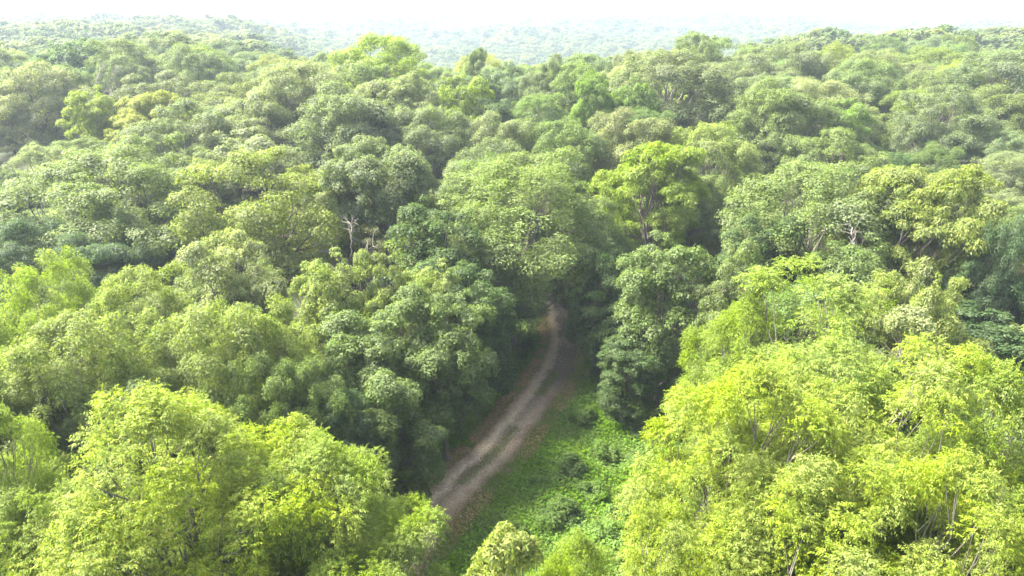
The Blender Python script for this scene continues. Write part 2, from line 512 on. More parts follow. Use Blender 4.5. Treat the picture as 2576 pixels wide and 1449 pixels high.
    for gi in range(per):
        tb = Tubes()
        for ci in order[gi::per]:
            c = C[ci]
            h = np.clip(base * 0.85 + (c[2] - base) * g.uniform(0.25, 0.55), base * 0.6, ztop * 0.96)
            p0 = np.array([np.interp(h, zz, tp[:, 0]), np.interp(h, zz, tp[:, 1]), h])
            span = np.linalg.norm(c - p0)
            p1 = p0 * 0.45 + c * 0.55 + np.array([0, 0, -0.10 * span]) + g.normal(0, 0.07 * span, 3)
            pts = bezier(p0, p1, c, 7) + np.vstack([np.zeros(3), g.normal(0, 0.025 * span, (6, 3))])
            w = np.interp(h, zz, rr) * 0.48
            tb.add(pts, np.linspace(max(w, 0.05), 0.022, 7), 5)
            for _ in range(3):      # twigs into the tufts
                k = g.integers(3, 6)
                e2 = c + unit(g.normal(0, 1, 3) + np.array([0, 0, 0.4])) * cr[ci] * 0.95
                tb.add(bezier(pts[k], (pts[k] + e2) / 2 + g.normal(0, 0.12, 3), e2, 4), np.array([0.035, 0.026, 0.018, 0.008]), 4)
        limbs.append(tb.mesh(name + '_limb', bark))
    return trunk, limbs, crown

PROTO = {}
def kind(key, **kw):
    PROTO[key] = (kw['height'], kw['radius'], make_tree(key, **kw))
# foreground trees with feathered leaves
kind('walnut_a', seed=3, height=16, radius=5.0, base=4.2, n_cl=54, cl_r=1.15, n_tuft=9, n_leaf=31, leaf=0.37, tuft_k=0.55, style='compound', flat=0.75, irregular=0.34)
kind('walnut_b', seed=21, height=16, radius=4.6, base=3.6, n_cl=48, cl_r=1.15, n_tuft=9, n_leaf=31, leaf=0.37, tuft_k=0.55, style='compound', flat=0.85, irregular=0.42)
kind('willowy', seed=33, height=15, radius=3.4, base=3.0, n_cl=34, cl_r=1.0, n_tuft=14, n_leaf=56, leaf=0.25, style='brush', flat=1.0, droop=0.05)
# broad rounded crowns
kind('round_a', seed=5, height=17, radius=6.0, base=3.0, n_cl=60, cl_r=1.5, n_tuft=9, n_leaf=105, leaf=0.180, flat=0.9, tuft_k=0.52, bark=M_BARK_DARK)
kind('round_b', seed=8, height=17, radius=5.6, base=3.2, n_cl=52, cl_r=1.6, n_tuft=10, n_leaf=105, leaf=0.180, flat=0.95, tuft_k=0.5, irregular=0.30)
kind('pom_a', seed=13, height=15, radius=6.2, base=3.4, n_cl=70, cl_r=1.15, n_tuft=7, n_leaf=130, leaf=0.189, style='brush', flat=0.85, tuft_k=0.66, irregular=0.36)
kind('pom_b', seed=17, height=16, radius=6.0, base=2.0, n_cl=84, cl_r=1.2, n_tuft=7, n_leaf=122, leaf=0.189, style='brush', flat=0.95, tuft_k=0.66, irregular=0.20, droop=0.10)
kind('maple_a', seed=23, height=15, radius=4.0, base=1.4, n_cl=54, cl_r=1.05, n_tuft=9, n_leaf=73, leaf=0.189, irregular=0.45, flat=0.8, tuft_k=0.55)
kind('maple_b', seed=29, height=15, radius=3.6, base=1.2, n_cl=50, cl_r=1.05, n_tuft=9, n_leaf=73, leaf=0.189, irregular=0.35, flat=0.95, tuft_k=0.55)
kind('feathery', seed=37, height=17, radius=4.6, base=2.8, n_cl=54, cl_r=1.25, n_tuft=11, n_leaf=90, leaf=0.230, style='narrow', droop=0.3, flat=0.9, irregular=0.26)
kind('spread', seed=41, height=17, radius=6.4, base=4.0, n_cl=62, cl_r=1.4, n_tuft=9, n_leaf=102, leaf=0.180, flat=0.8, tuft_k=0.52, irregular=0.28, bark=M_BARK_DARK)

kind('high_crown', seed=47, height=18, radius=4.4, base=10.8, n_cl=40, cl_r=1.3, n_tuft=9, n_leaf=102, leaf=0.180, flat=0.9, tuft_k=0.52, irregular=0.22, bark=M_BARK_DARK)
HERO = ('walnut_a', 'walnut_b', 'willowy')
TREES = []       # x, y, radius, height
def plant(kindkey, x, y, height, radius, tint, label, group=None, rz=None, detail=True):
    h0, r0, (trunk, limbs, crown) = PROTO[kindkey]
    root = bpy.data.objects.new('broadleaf_tree', None)
    COL.objects.link(root)
    root.location = (x, y, float(terrain(x, y)))
    root.empty_display_size = 0.5
    root.rotation_euler = (random.uniform(-0.04, 0.04), random.uniform(-0.04, 0.04), random.uniform(0, 6.28) if rz is None else rz)
    root.scale = (radius / r0 * random.uniform(0.94, 1.06), radius / r0 * random.uniform(0.94, 1.06), height / h0)
    tag(root, label, 'tree', group)
    t = link('trunk', trunk, root)
    if detail:
        for lm in limbs: link('limb', lm, t)
    c = link('crown', crown, root)
    c.color = (*tint, 1)
    TREES.append((x, y, radius, height))
    return root

# ------------------------------------------------------------------ colours of foliage (reflectance)
YEL   = (0.147, 0.198, 0.020)
YEL2  = (0.128, 0.184, 0.024)
LIME  = (0.128, 0.170, 0.044)
OLIVE = (0.100, 0.138, 0.046)
GOLD = (0.124, 0.158, 0.040)
GREY = (0.100, 0.132, 0.062)
SAGE = (0.126, 0.156, 0.074)
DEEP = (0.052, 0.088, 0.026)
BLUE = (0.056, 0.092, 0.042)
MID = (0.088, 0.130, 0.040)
SILV  = (0.150, 0.180, 0.078)
TAN = (0.120, 0.140, 0.062)
BRIGHT = (0.098, 0.158, 0.030)

# top pixel (x, y), crown width in pixels, height in metres, kind, colour, label
HAND = [
 # foreground, left of the track
 (415, 1012, 640, 16.0, 'walnut_a', YEL, 'broad yellow-green tree with feathered leaves, pale forked trunk showing, beside the near track end'),
 (820, 1150, 480, 13.2, 'walnut_a', YEL2, 'smaller yellow-green feathery tree leaning out over the near end of the dirt track'),
 (70, 1180, 330, 13.0, 'walnut_b', YEL2, 'low yellow-green feathery tree tucked against the broad forked one'),
 (-70, 1035, 300, 15.0, 'walnut_a', YEL2, 'yellow-green feathery tree beside the low feathery one, under the pom-pom crowns'),
 (600, 1330, 420, 10.5, 'walnut_a', YEL2, 'short feathery tree filling the gap below the broad forked yellow-green tree'),
 # foreground, right of the clearing
 (1880, 935, 540, 16.5, 'walnut_a', YEL, 'large bright yellow-green feathery tree edging the weedy clearing'),
 (2290, 893, 560, 17.0, 'walnut_b', YEL, 'large bright yellow-green feathery tree with grey stems, second back from the clearing'),
 (2600, 960, 420, 16.5, 'walnut_a', YEL2, 'yellow-green feathery tree on the far side of the two large bright ones from the clearing'),
 (2080, 712, 520, 17.0, 'walnut_b', YEL2, 'yellow-green feathery tree with three upright tops behind the large bright trees'),
 (1865, 752, 250, 15.0, 'walnut_a', YEL2, 'narrow yellow-green feathery tree between the dark shaded hollow and the three-topped tree'),
 (2000, 1130, 520, 15.0, 'walnut_b', YEL, 'bright yellow-green feathery tree in front of the large one edging the clearing'),
 (2460, 1180, 520, 15.5, 'walnut_a', YEL, 'bright yellow-green feathery tree with a dark gap beneath its outer boughs'),
 (1690, 1345, 310, 14.0, 'walnut_b', YEL, 'yellow-green feathery treetop reaching into the weedy clearing'),
 (1400, 1345, 170, 13.5, 'walnut_a', YEL2, 'slim yellow-green feathery treetop between the pale willowy one and the bright mass'),
 (1225, 1325, 240, 14.0, 'willowy', (0.160, 0.200, 0.042), 'pale yellow-green willowy treetop with narrow leaves at the near end of the clearing'),
 (2050, 1390, 560, 14.0, 'walnut_b', YEL, 'bright feathery treetop low beside the weedy clearing, below the other yellow-green crowns'),
 # pom-pom crowns, left
 (70, 668, 300, 15.5, 'pom_a', YEL2, 'yellow-tinged tree with tufted pom-pom crown before the dark blue-green trees'),
 (290, 706, 330, 14.5, 'pom_b', LIME, 'tufted lime-green tree with two rounded humps under the dark blue-green trees'),
 (130, 815, 420, 14.5, 'pom_b', LIME, 'broad tufted lime-green tree above the feathery yellow-green trees'),
 (430, 790, 420, 14.5, 'pom_a', LIME, 'widest tufted lime-green crown, bare grey limbs showing beneath'),
 (670, 782, 300, 14.0, 'pom_b', LIME, 'tufted lime-green tree standing before the pale silvery tree'),
 (700, 905, 300, 12.5, 'pom_a', MID, 'lower tufted green tree beside the maples along the track'),
 (-60, 900, 300, 14.0, 'pom_a', LIME, 'tufted lime-green tree next to the broad tufted one above the feathery trees'),
 (330, 935, 460, 12.0, 'pom_a', MID, 'shaded tufted tree directly behind the broad forked yellow-green tree'),
 (810, 1005, 230, 10.0, 'feathery', BLUE, 'bluish-green fine-leaved tree with drooping layers behind the feathery yellow trees'),
 (90, 985, 330, 11.0, 'pom_b', DEEP, 'dark shaded tufted tree with a bare grey limb poking out'),
 # maples along the left of the track
 (597, 597, 250, 14.5, 'maple_a', SILV, 'pale silvery-green tree standing behind the tufted lime-green crowns'),
 (790, 628, 210, 14.5, 'maple_b', LIME, 'pale lime tree beside the silvery-green one'),
 (950, 648, 150, 13.0, 'maple_a', LIME, 'slender pale lime treetop below the tall bare dark trunk'),
 (1088, 655, 190, 13.0, 'maple_b', LIME, 'pale lime treetop against the big tufted tree over the track bend'),
 (1000, 765, 300, 12.0, 'maple_a', MID, 'mid-green tree massed below the slender lime treetops'),
 (880, 820, 260, 12.0, 'maple_b', MID, 'mid-green bushy tree between the tufted crowns and the track'),
 (935, 900, 290, 10.5, 'maple_a', MID, 'low leafy green tree overhanging shrubs at the track edge'),
 (860, 985, 260, 9.5, 'maple_b', MID, 'green leafy tree reaching down to the shrubs beside the track'),
 (1105, 735, 230, 12.5, 'maple_a', MID, 'green leafy tree between the lime treetops and the pale-trunked tree'),
 # behind, left to centre
 (655, 388, 440, 17.5, 'spread', GOLD, 'broad golden-olive tree with level boughs behind the silvery one'),
 (960, 365, 240, 18.0, 'high_crown', GREY, 'grey-green crown held on a tall bare dark trunk'),
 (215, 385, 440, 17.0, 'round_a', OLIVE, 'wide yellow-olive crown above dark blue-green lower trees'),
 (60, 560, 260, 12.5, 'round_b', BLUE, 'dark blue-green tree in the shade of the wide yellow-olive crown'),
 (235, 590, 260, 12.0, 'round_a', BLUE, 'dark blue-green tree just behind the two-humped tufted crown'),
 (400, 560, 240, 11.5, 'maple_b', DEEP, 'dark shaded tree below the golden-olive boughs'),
 (745, 165, 270, -95, 'round_b', SAGE, 'tall sage-green crown topping the grey-green oaks above the golden-olive tree'),
 (880, 215, 310, -86, 'round_a', GREY, 'large grey-green crown beside the tall sage-green one'),
 (1000, 190, 200, -92, 'feathery', SAGE, 'pointed sage-green crown before the big yellow tree on the skyline'),
 (600, 240, 240, 18.0, 'round_a', SAGE, 'pale sage crown adjoining the tall sage-green one'),
 (440, 262, 260, 17.5, 'spread', GREY, 'flat-topped grey-green crown above the golden-olive tree'),
 (400, 345, 300, 16.5, 'spread', OLIVE, 'olive crown with a dark bare limb below it'),
 (640, 330, 260, 16.5, 'maple_a', SAGE, 'pale sage tree close behind the golden-olive one'),
 (1090, 280, 230, 17.0, 'round_b', GREY, 'grey-green crown beside the pointed sage one'),
 # centre
 (1290, 412, 470, 17.0, 'pom_b', (0.108, 0.152, 0.044), 'big tufted tree with drooping boughs hanging over the track bend'),
 (1080, 480, 190, 14.5, 'maple_a', MID, 'rich green tree between the bare dark trunk and the big tufted tree'),
 (1640, 358, 280, 17.0, 'feathery', YEL2, 'yellow feathery tree with drooping sprays beside the big tufted tree'),
 (1690, 592, 240, 14.2, 'maple_b', MID, 'leafy green tree with visible brown trunk beside the dark hollow and track'),
 (1840, 622, 180, 14.0, 'maple_a', OLIVE, 'olive-green tree next to the trunked tree at the dark hollow'),
 (1250, 285, 210, 16.5, 'round_a', SAGE, 'rounded sage crown above the big tufted tree over the track'),
 (1420, 310, 210, 16.0, 'round_b', MID, 'mid-green rounded crown below the pair of bright green trees'),
 (1600, 275, 240, 17.0, 'round_a', TAN, 'tan-tinged green crown in front of the pair of bright green trees'),
 (1790, 320, 230, 16.0, 'round_b', LIME, 'light green crown beside the yellow feathery drooping tree'),
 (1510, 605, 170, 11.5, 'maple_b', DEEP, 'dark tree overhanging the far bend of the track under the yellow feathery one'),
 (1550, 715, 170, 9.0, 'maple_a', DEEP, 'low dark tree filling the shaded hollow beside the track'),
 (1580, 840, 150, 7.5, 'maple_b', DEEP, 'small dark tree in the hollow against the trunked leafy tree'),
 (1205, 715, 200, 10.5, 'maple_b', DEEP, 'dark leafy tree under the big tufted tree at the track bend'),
 (1468, 512, 230, 12.5, 'pom_b', MID, 'green tufted tree closing the track beyond its bend'),
 # right middle
 (2060, 425, 400, 16.5, 'round_b', OLIVE, 'broad olive crown above the three-topped feathery tree'),
 (2340, 420, 330, 17.5, 'feathery', GOLD, 'yellow-green fine-leaved tree with bare pale branches at its flank'),
 (2270, 655, 190, 14.5, 'maple_b', GOLD, 'golden-green tree behind the large bright feathery trees'),
 (2425, 720, 220, 14.5, 'maple_a', GOLD, 'golden-olive tree with brownish tips beside the dark blue-green edge'),
 (2290, 825, 260, 14.0, 'willowy', SILV, 'silvery fine-leaved tree rising among the large feathery trees'),
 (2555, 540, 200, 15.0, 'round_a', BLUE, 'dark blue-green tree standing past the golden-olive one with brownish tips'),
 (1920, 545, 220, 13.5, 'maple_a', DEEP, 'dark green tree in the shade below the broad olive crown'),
 (2150, 590, 240, 13.5, 'maple_b', MID, 'mid-green tree between the broad olive crown and the golden-green one'),
 (1970, 206, 250, 18.0, 'round_a', OLIVE, 'large rounded olive crown below the tan dead branches'),
 (2390, 218, 260, 17.0, 'spread', GREY, 'big dark grey-olive spreading crown with a deep shadow at its foot'),
 (2145, 255, 150, 16.0, 'maple_a', BRIGHT, 'fresh green conical crown beside the big spreading grey-olive one'),
 (2120, 330, 280, 16.0, 'spread', OLIVE, 'flattish olive crown before the deep shadow of the spreading one'),
 # skyline of the near woods
 (960, 96, 240, -118, 'round_b', YEL2, 'big yellowish crown standing above the skyline of the near woods'),
 (1190, 122, 85, -135, 'feathery', OLIVE, 'narrow olive tree standing alone against the misty far hills'),
 (1375, 140, 130, -120, 'round_a', GREY, 'round grey-green crown standing against the misty far hills'),
 (1165, 195, 150, -100, 'maple_a', YEL2, 'light yellow-green crown below the narrow olive tree'),
 (1500, 185, 130, -100, 'feathery', BRIGHT, 'vivid green upright tree, taller of a close pair'),
 (1612, 192, 120, -102, 'maple_b', BRIGHT, 'vivid green upright tree, rounder of a close pair'),
 (1755, 88, 140, -140, 'round_b', OLIVE, 'tall domed olive crown breaking the skyline'),
 (1740, 142, 120, -122, 'maple_a', LIME, 'light green crown directly before the tall domed one'),
 (1972, 106, 60, -185, 'round_a', DEEP, 'small dark round crown against the misty far hills'),
 (1895, 112, 90, -180, 'round_b', GREY, 'dull grey crown next to the small dark round one'),
 (1585, 130, 110, -138, 'round_a', TAN, 'tan-green crown beside the tall domed one'),
 (210, 212, 130, 17.0, 'maple_b', YEL, 'bright yellow-green tree amid grey-green crowns below the bleached dead tree'),
 (130, 150, 180, 17.5, 'round_a', MID, 'mid-green crown beside the bleached dead tree'),
 (300, 145, 120, 17.5, 'round_b', GREY, 'dark grey-green round crown beyond the bleached dead tree'),
]
HANDPOS = []
for px, py, w, h, k, tint, label in HAND:
    d_ = ray(px, py)
    if h < 0:                       # standing distance known from its neighbours: the height follows
        p = np.array([0, 0, CAM_H]) + d_ * (-h / d_[1])
        h = p[2] - float(terrain(p[0], p[1]))
    else:                           # the crown top lies where the ray comes down to tree height above the ground
        tt = np.arange(8, 600, 0.25)
        q_ = np.array([0, 0, CAM_H]) + d_ * tt[:, None]
        hit = np.nonzero(q_[:, 2] - terrain(q_[:, 0], q_[:, 1]) <= h)[0]
        p = q_[hit[0]] if len(hit) else q_[-1]
    dep = to_px(p)[2]
    r = max(1.6, 0.5 * w * dep / FOC)
    # the apex sits on the far half of the seen outline: stand the trunk a little nearer than the apex ray
    HANDPOS.append((p[0], p[1], h, r, k, tint, label))
for x, y, h, r, k, tint, label in HANDPOS:
    plant(k, x, y, h, min(r, 9.5), tint, label)

# pale-trunked tree at the track edge, and three trees added to shade the track
b = on_plane(1197, 1034, 0); plant('round_b', -2.2, 66.5, 15.5, 4.6, MID, 'green tree added hidden behind the big tufted tree to shade the far track')
plant('round_a', -2.8, 75.5, 16.0, 5.2, GREY, 'grey-green tree added to shade the track past its bend')
plant('maple_a', -5.6, 50.5, 14.5, 3.8, DEEP, 'dark green tree added behind the pale-trunked one to shade the track')
plant('maple_b', b[0], b[1], 12.5, 3.0, DEEP, 'tree with a stout pale trunk standing at the track edge')

# ------------------------------------------------------------------ the rest of the wood: 300 trees in all that show, the remainder as one mass
CLEAR = np.array([(940, 1449), (1030, 1235), (1180, 1025), (1330, 880), (1360, 760), (1430, 760), (1450, 880), (1540, 1040), (1570, 1330), (1420, 1449)], float)
GAP = np.array([(890, 500), (1055, 500), (1035, 650), (900, 650)], float)      # shaded gap under the tree on a bare trunk
def in_poly(px, py, poly):
    c = False
    j = len(poly) - 1
    for i in range(len(poly)):
        xi, yi = poly[i]; xj, yj = poly[j]
        if (yi > py) != (yj > py) and px < (xj - xi) * (py - yi) / (yj - yi) + xi: c = not c
        j = i
    return c
CLEAR_G = np.array([on_plane(px, py, 0)[:2] for px, py in CLEAR])
def blocks_clearing(x, y, h, r):
    z0 = float(terrain(x, y))
    for zz, k in ((h * 0.98, 0.2), (h * 0.75, 0.9), (h * 0.5, 1.0), (h * 0.25, 0.7), (0, 0)):
        for a_ in (-1, 0, 1):
            px, py, dep = to_px((x + a_ * r * k, y, z0 + zz))
            if dep > 1 and in_poly(px, py, CLEAR): return True
    return False
FILL = {
 'olive':  (('round_a', 'spread', 'round_b'), OLIVE, 'olive-green tree'),
 'grey':   (('round_a', 'round_b', 'spread'), GREY, 'grey-green tree'),
 'sage':   (('round_b', 'pom_b', 'round_a'), SAGE, 'pale sage-green tree'),
 'mid':    (('maple_a', 'pom_b', 'round_b'), MID, 'mid-green tree'),
 'deep':   (('maple_b', 'round_a', 'maple_a'), DEEP, 'dark green tree'),
 'gold':   (('feathery', 'pom_a', 'round_b'), GOLD, 'yellowish-green tree'),
}
fkeys = list(FILL)
fw = np.array([0.24, 0.22, 0.20, 0.16, 0.08, 0.10])
LIMIT = 300
# trees one can find at once, named in the labels of the trees around them
MARK_WORDS = {'broad golden-olive': 'the broad golden-olive tree', 'tall bare dark trunk': 'the crown on a bare dark trunk', 'wide yellow-olive': 'the wide yellow-olive crown',
 'tall sage-green crown topping': 'the tall sage-green crown', 'pointed sage': 'the pointed sage crown', 'big tufted tree with': 'the big tufted tree over the track',
 'yellow feathery tree with drooping': 'the yellow drooping tree', 'taller of a close pair': 'the close pair of vivid green trees', 'big yellowish crown': 'the big yellowish skyline crown',
 'narrow olive tree standing alone': 'the lone narrow olive tree', 'round grey-green crown standing': 'the round grey-green skyline crown', 'tall domed olive': 'the tall domed skyline crown',
 'broad olive crown above': 'the broad olive crown', 'big dark grey-olive': 'the dark spreading grey-olive crown', 'fine-leaved tree with bare': 'the yellow-green tree with bare branches',
 'golden-olive tree with brownish': 'the golden-olive tree with brownish tips', 'large rounded olive': 'the large rounded olive crown', 'small dark round': 'the small dark round crown',
 'pale silvery-green': 'the pale silvery-green tree', 'three upright tops': 'the three-topped feathery tree', 'amid grey-green crowns': 'the bright tree below the dead one',
 'fresh green conical': 'the fresh green conical crown', 'yellow-tinged tree': 'the yellow-tinged pom-pom tree', 'tan-tinged green': 'the tan-tinged crown', 'visible brown trunk': 'the brown-trunked tree at the hollow',
 'dark grey-green round crown beyond': 'the dark round crown by the dead tree', 'flat-topped grey-green': 'the flat-topped grey-green crown'}
MARKS = [(x, y, v) for x, y, h, r, k, t, lab in HANDPOS for m_, v in MARK_WORDS.items() if m_ in lab]
def fill_label(x, y, h, r, what):
    z = float(terrain(x, y))
    size = ('towering ' if h > 18.6 else 'tall ' if h > 16.8 else 'low ' if h < 13.6 else '') + ('broad ' if r > 7.0 else 'narrow ' if r < 5.2 else '')
    mx, my, name = min(MARKS, key=lambda m: (m[0] - x) ** 2 + (m[1] - y) ** 2)
    dd = math.hypot(mx - x, my - y)
    if dd < 14: rel = 'close beside'
    elif dd < 30: rel = 'a few crowns past' if y > my else 'a few crowns before'
    else: rel = 'deep in the woods beyond' if y > my else 'well before'
    lab = (size + what + ' ' + rel + ' ' + name).strip()
    return lab if len(lab.split()) <= 14 and len(lab.replace('-', ' ').split()) <= 16 else (what + ' ' + rel + ' ' + name)
def try_pos(x, y, r, occupied, k=0.66):
    for (ox, oy, orr, oh) in occupied:
        if abs(ox - x) < 18 and abs(oy - y) < 18 and math.hypot(ox - x, oy - y) < k * (r + orr): return False
    return True
grid = []
yy = 16.0
row = 0
while yy < 330:
    step = 8.2 if yy < 90 else 11.3
    half = yy * 0.80 + 12
    for xx in np.arange(-half, half + step, step):
        grid.append((yy, xx + (step / 2 if row % 2 else 0) + random.uniform(-2.8, 2.8), yy + random.uniform(-2.8, 2.8)))
    yy += step * 0.9; row += 1
count = len(TREES)
REST = []            # x, y, height, radius of trees that belong to the mass
for _, x, y in grid:
    far = y > 95
    r = random.uniform(5.2, 8.8) if far else random.uniform(3.9, 6.0)
    h = (random.uniform(12.5, 17.0) + 0.45 * (r - 4.6)) * random.choice((1, 1, 1, 1.12)) if far else random.uniform(9.5, 13.0)
    if not try_pos(x, y, r, TREES, 0.62): continue
    pd = path_dist(np.array([x, y]))[0][0]
    if pd < 3.5 + r * 0.55 or in_poly(x, y, CLEAR_G): continue
    if blocks_clearing(x, y, h, r): continue
    if y < 66 and any(in_poly(*to_px((x + a_ * r * 0.8, y, h * f_))[:2], GAP) for a_ in (-1, 0, 1) for f_ in (0.95, 0.7, 0.45)): continue
    px, py, dep = to_px((x, y, float(terrain(x, y)) + h * 0.8))
    wpx = r / max(dep, 1) * FOC
    if not (-wpx * 0.9 < px < 2576 + wpx * 0.9) or py - wpx > 1480 or count >= LIMIT:
        REST.append((x, y, h, r)); TREES.append((x, y, r, h)); continue
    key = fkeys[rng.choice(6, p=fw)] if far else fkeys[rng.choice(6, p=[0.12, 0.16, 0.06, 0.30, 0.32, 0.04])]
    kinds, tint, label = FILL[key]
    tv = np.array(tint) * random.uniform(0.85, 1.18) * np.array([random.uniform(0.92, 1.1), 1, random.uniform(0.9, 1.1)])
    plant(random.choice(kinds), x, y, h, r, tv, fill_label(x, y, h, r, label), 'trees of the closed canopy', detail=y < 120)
    count += 1
# trees to the sides and behind the camera: they shade what is in view
for y in np.arange(-60, 60, 8.5):
    for x in np.arange(-110, 111, 8.5):
        xx, yy_ = x + random.uniform(-2.5, 2.5), y + random.uniform(-2.5, 2.5)
        h, r = random.uniform(12, 17), random.uniform(4.0, 5.6)
        px, py, dep = to_px((xx, yy_, h))
        if yy_ > 14 and abs(xx) < yy_ * 0.80 + 12: continue
        if dep > 0.5 and yy_ > 3 and -250 < px < 2826: continue
        if not try_pos(xx, yy_, r, TREES, 0.62): continue
        if path_dist(np.array([xx, yy_]))[0][0] < 5: continue
        REST.append((xx, yy_, h, r)); TREES.append((xx, yy_, r, h))
# rolling woods out to the far hills
y = 330.0
row = 0
while y < 1750:
    step = 10.6 if y < 800 else 11.6
    half = y * 0.84 + 30
    xs = np.arange(-half, half, step) + (step / 2 if row % 2 else 0)
    for x in xs:
        if random.random() < 0.06: continue
        lump = 1 + 0.16 * math.sin(x / 37 + 1.7 * math.sin(y / 53)) + 0.14 * math.sin(y / 29 + x / 61)
        REST.append((x + random.uniform(-3.5, 3.5), y + random.uniform(-3.5, 3.5), random.uniform(11.5, 18.0) * lump, random.uniform(4.2, 7.6) * random.choice((1, 1, 1, 1.3))))
    y += step * 0.95; row += 1
REST = np.array(REST)

far_col = bpy.data.collections.new('distant_crowns')        # not linked: only a source of instances
for i, (sd_, rr_, st, fl) in enumerate([(51, 5.4, 'kite', 0.75), (52, 5.0, 'kite', 0.9), (53, 5.8, 'kite', 0.6), (54, 4.8, 'narrow', 0.85)]):
    cm = make_tree('distant', sd_, 16.0, rr_, 4.0, 34, 1.6, 10, 15, leaf=0.62 if st == 'kite' else 0.8, style=st, flat=fl, irregular=0.4, leaf_mat=M_LEAF_FAR, wood=False)
    far_col.objects.link(bpy.data.objects.new('distant_crown', cm))
pm = bpy.data.meshes.new('forest')
pm.vertices.add(len(REST))
pm.vertices.foreach_set('co', np.column_stack([REST[:, 0], REST[:, 1], terrain(REST[:, 0], REST[:, 1])]).astype(np.float32).ravel())
for nm, dat in (('tree_scale', np.column_stack([REST[:, 3] / 5.3, REST[:, 3] / 5.3, REST[:, 2] / 16.0])),
                ('tree_rot', np.column_stack([np.zeros(len(REST)), np.zeros(len(REST)), rng.uniform(0, 6.28, len(REST))]))):
    at = pm.attributes.new(nm, 'FLOAT_VECTOR', 'POINT')
    at.data.foreach_set('vector', dat.astype(np.float32).ravel())
at = pm.attributes.new('tree_kind', 'INT', 'POINT')
at.data.foreach_set('value', rng.integers(0, 4, len(REST)).astype(np.int32))
pm.update()
forest = link('forest', pm)
tag(forest, 'unbroken mass of hazy treetops rolling away over the far hills', 'forest', kind='stuff')
ng = bpy.data.node_groups.new('forest_scatter', 'GeometryNodeTree')
ng.interface.new_socket('Geometry', in_out='INPUT', socket_type='NodeSocketGeometry')
ng.interface.new_socket('Geometry', in_out='OUTPUT', socket_type='NodeSocketGeometry')
gn, gl = ng.nodes, ng.links
gi, go = gn.new('NodeGroupInput'), gn.new('NodeGroupOutput')
ci = gn.new('GeometryNodeCollectionInfo'); ci.inputs['Collection'].default_value = far_col
ci.inputs['Separate Children'].default_value = True; ci.inputs['Reset Children'].default_value = True
iop = gn.new('GeometryNodeInstanceOnPoints'); iop.inputs['Pick Instance'].default_value = True
def attr(nm, typ):
    a_ = gn.new('GeometryNodeInputNamedAttribute'); a_.data_type = typ; a_.inputs['Name'].default_value = nm
    return [s for s in a_.outputs if s.enabled and s.name == 'Attribute'][0]
gl.new(gi.outputs[0], iop.inputs['Points']); gl.new(ci.outputs[0], iop.inputs['Instance'])
gl.new(attr('tree_kind', 'INT'), iop.inputs['Instance Index'])
gl.new(attr('tree_scale', 'FLOAT_VECTOR'), iop.inputs['Scale'])
e2r = gn.new('FunctionNodeEulerToRotation')
gl.new(attr('tree_rot', 'FLOAT_VECTOR'), e2r.inputs[0]); gl.new(e2r.outputs[0], iop.inputs['Rotation'])
gl.new(iop.outputs[0], go.inputs[0])
mod = forest.modifiers.new('scatter', 'NODES'); mod.node_group = ng

# ------------------------------------------------------------------ bare dead trees and branches
def dead_tree(seed, height, spread, forks=6):
    g = np.random.default_rng(seed)
    t = Tubes()
    tp = np.column_stack([np.cumsum(g.normal(0, 0.12, 7)), np.cumsum(g.normal(0, 0.12, 7)), np.linspace(-0.3, height * 0.72, 7)]); tp[0, :2] = 0
    r0 = 0.006 * height + 0.04
    t.add(tp, np.linspace(r0, 0.02, 7), 7)
    trunk = t.mesh('dead_trunk', M_DEAD)
    branches = []
    for k in range(forks):
        tb = Tubes()
        i = min(6, 3 + k // 2)
        a_ = k * 2.4 + g.uniform(-0.4, 0.4)
        end = tp[i] + np.array([math.cos(a_) * spread, math.sin(a_) * spread, height * g.uniform(0.14, 0.30)]) * g.uniform(0.7, 1.1)
        mid = (tp[i] + end) / 2 + g.normal(0, 0.5, 3) + np.array([0, 0, -0.4])
        main = bezier(tp[i], mid, end, 9) + np.vstack([np.zeros(3), g.normal(0, 0.10, (8, 3))])
        tb.add(main, np.linspace(r0 * 0.42, 0.018, 9), 6)
        for j in range(3, 9):
            for _ in range(2):
                dd = unit(unit(end - tp[i]) + g.normal(0, 0.7, 3)) * g.uniform(0.7, 1.9)
                sub = bezier(main[j], main[j] + dd * 0.5 + g.normal(0, 0.12, 3), main[j] + dd, 5)
                tb.add(sub, np.linspace(0.045, 0.012, 5), 4)
                for _ in range(2):
                    d3 = unit(dd + g.normal(0, 0.8, 3)) * g.uniform(0.3, 0.8)
                    tb.add(bezier(sub[3], sub[3] + d3 * 0.5, sub[3] + d3, 3), np.array([0.022, 0.016, 0.008]), 4)
        branches.append(tb.mesh('dead_branch', M_DEAD))
    return trunk, branches
def place_dead(px, py, h, spread, seed, label, forks=6):
    d_ = ray(px, py)
    q_ = np.array([0, 0, CAM_H]) + d_ * np.arange(8, 400, 0.25)[:, None]
    p = q_[np.nonzero(q_[:, 2] - terrain(q_[:, 0], q_[:, 1]) <= h)[0][0]]
    root = bpy.data.objects.new('dead_tree', None); COL.objects.link(root)
    root.location = (p[0], p[1], float(terrain(p[0], p[1])))
    tr, br = dead_tree(seed, h, spread, forks)
    t = link('trunk', tr, root)
    for b_ in br: link('branch', b_, root)
    tag(root, label, 'dead tree')
place_dead(222, 140, 18.5, 4.5, 61, 'bleached leafless dead tree forking above grey-green crowns', 7)
place_dead(2225, 462, 17.0, 1.6, 62, 'pale leafless stem with upright forks beside the fine-leaved yellow-green tree', 5)
place_dead(850, 542, 13.4, 2.6, 63, 'leafless tree with thin pale twigs beside the golden-olive tree', 7)
place_dead(2375, 240, 16.0, 2.2, 64, 'tan dead snag amid the dark spreading crown', 5)

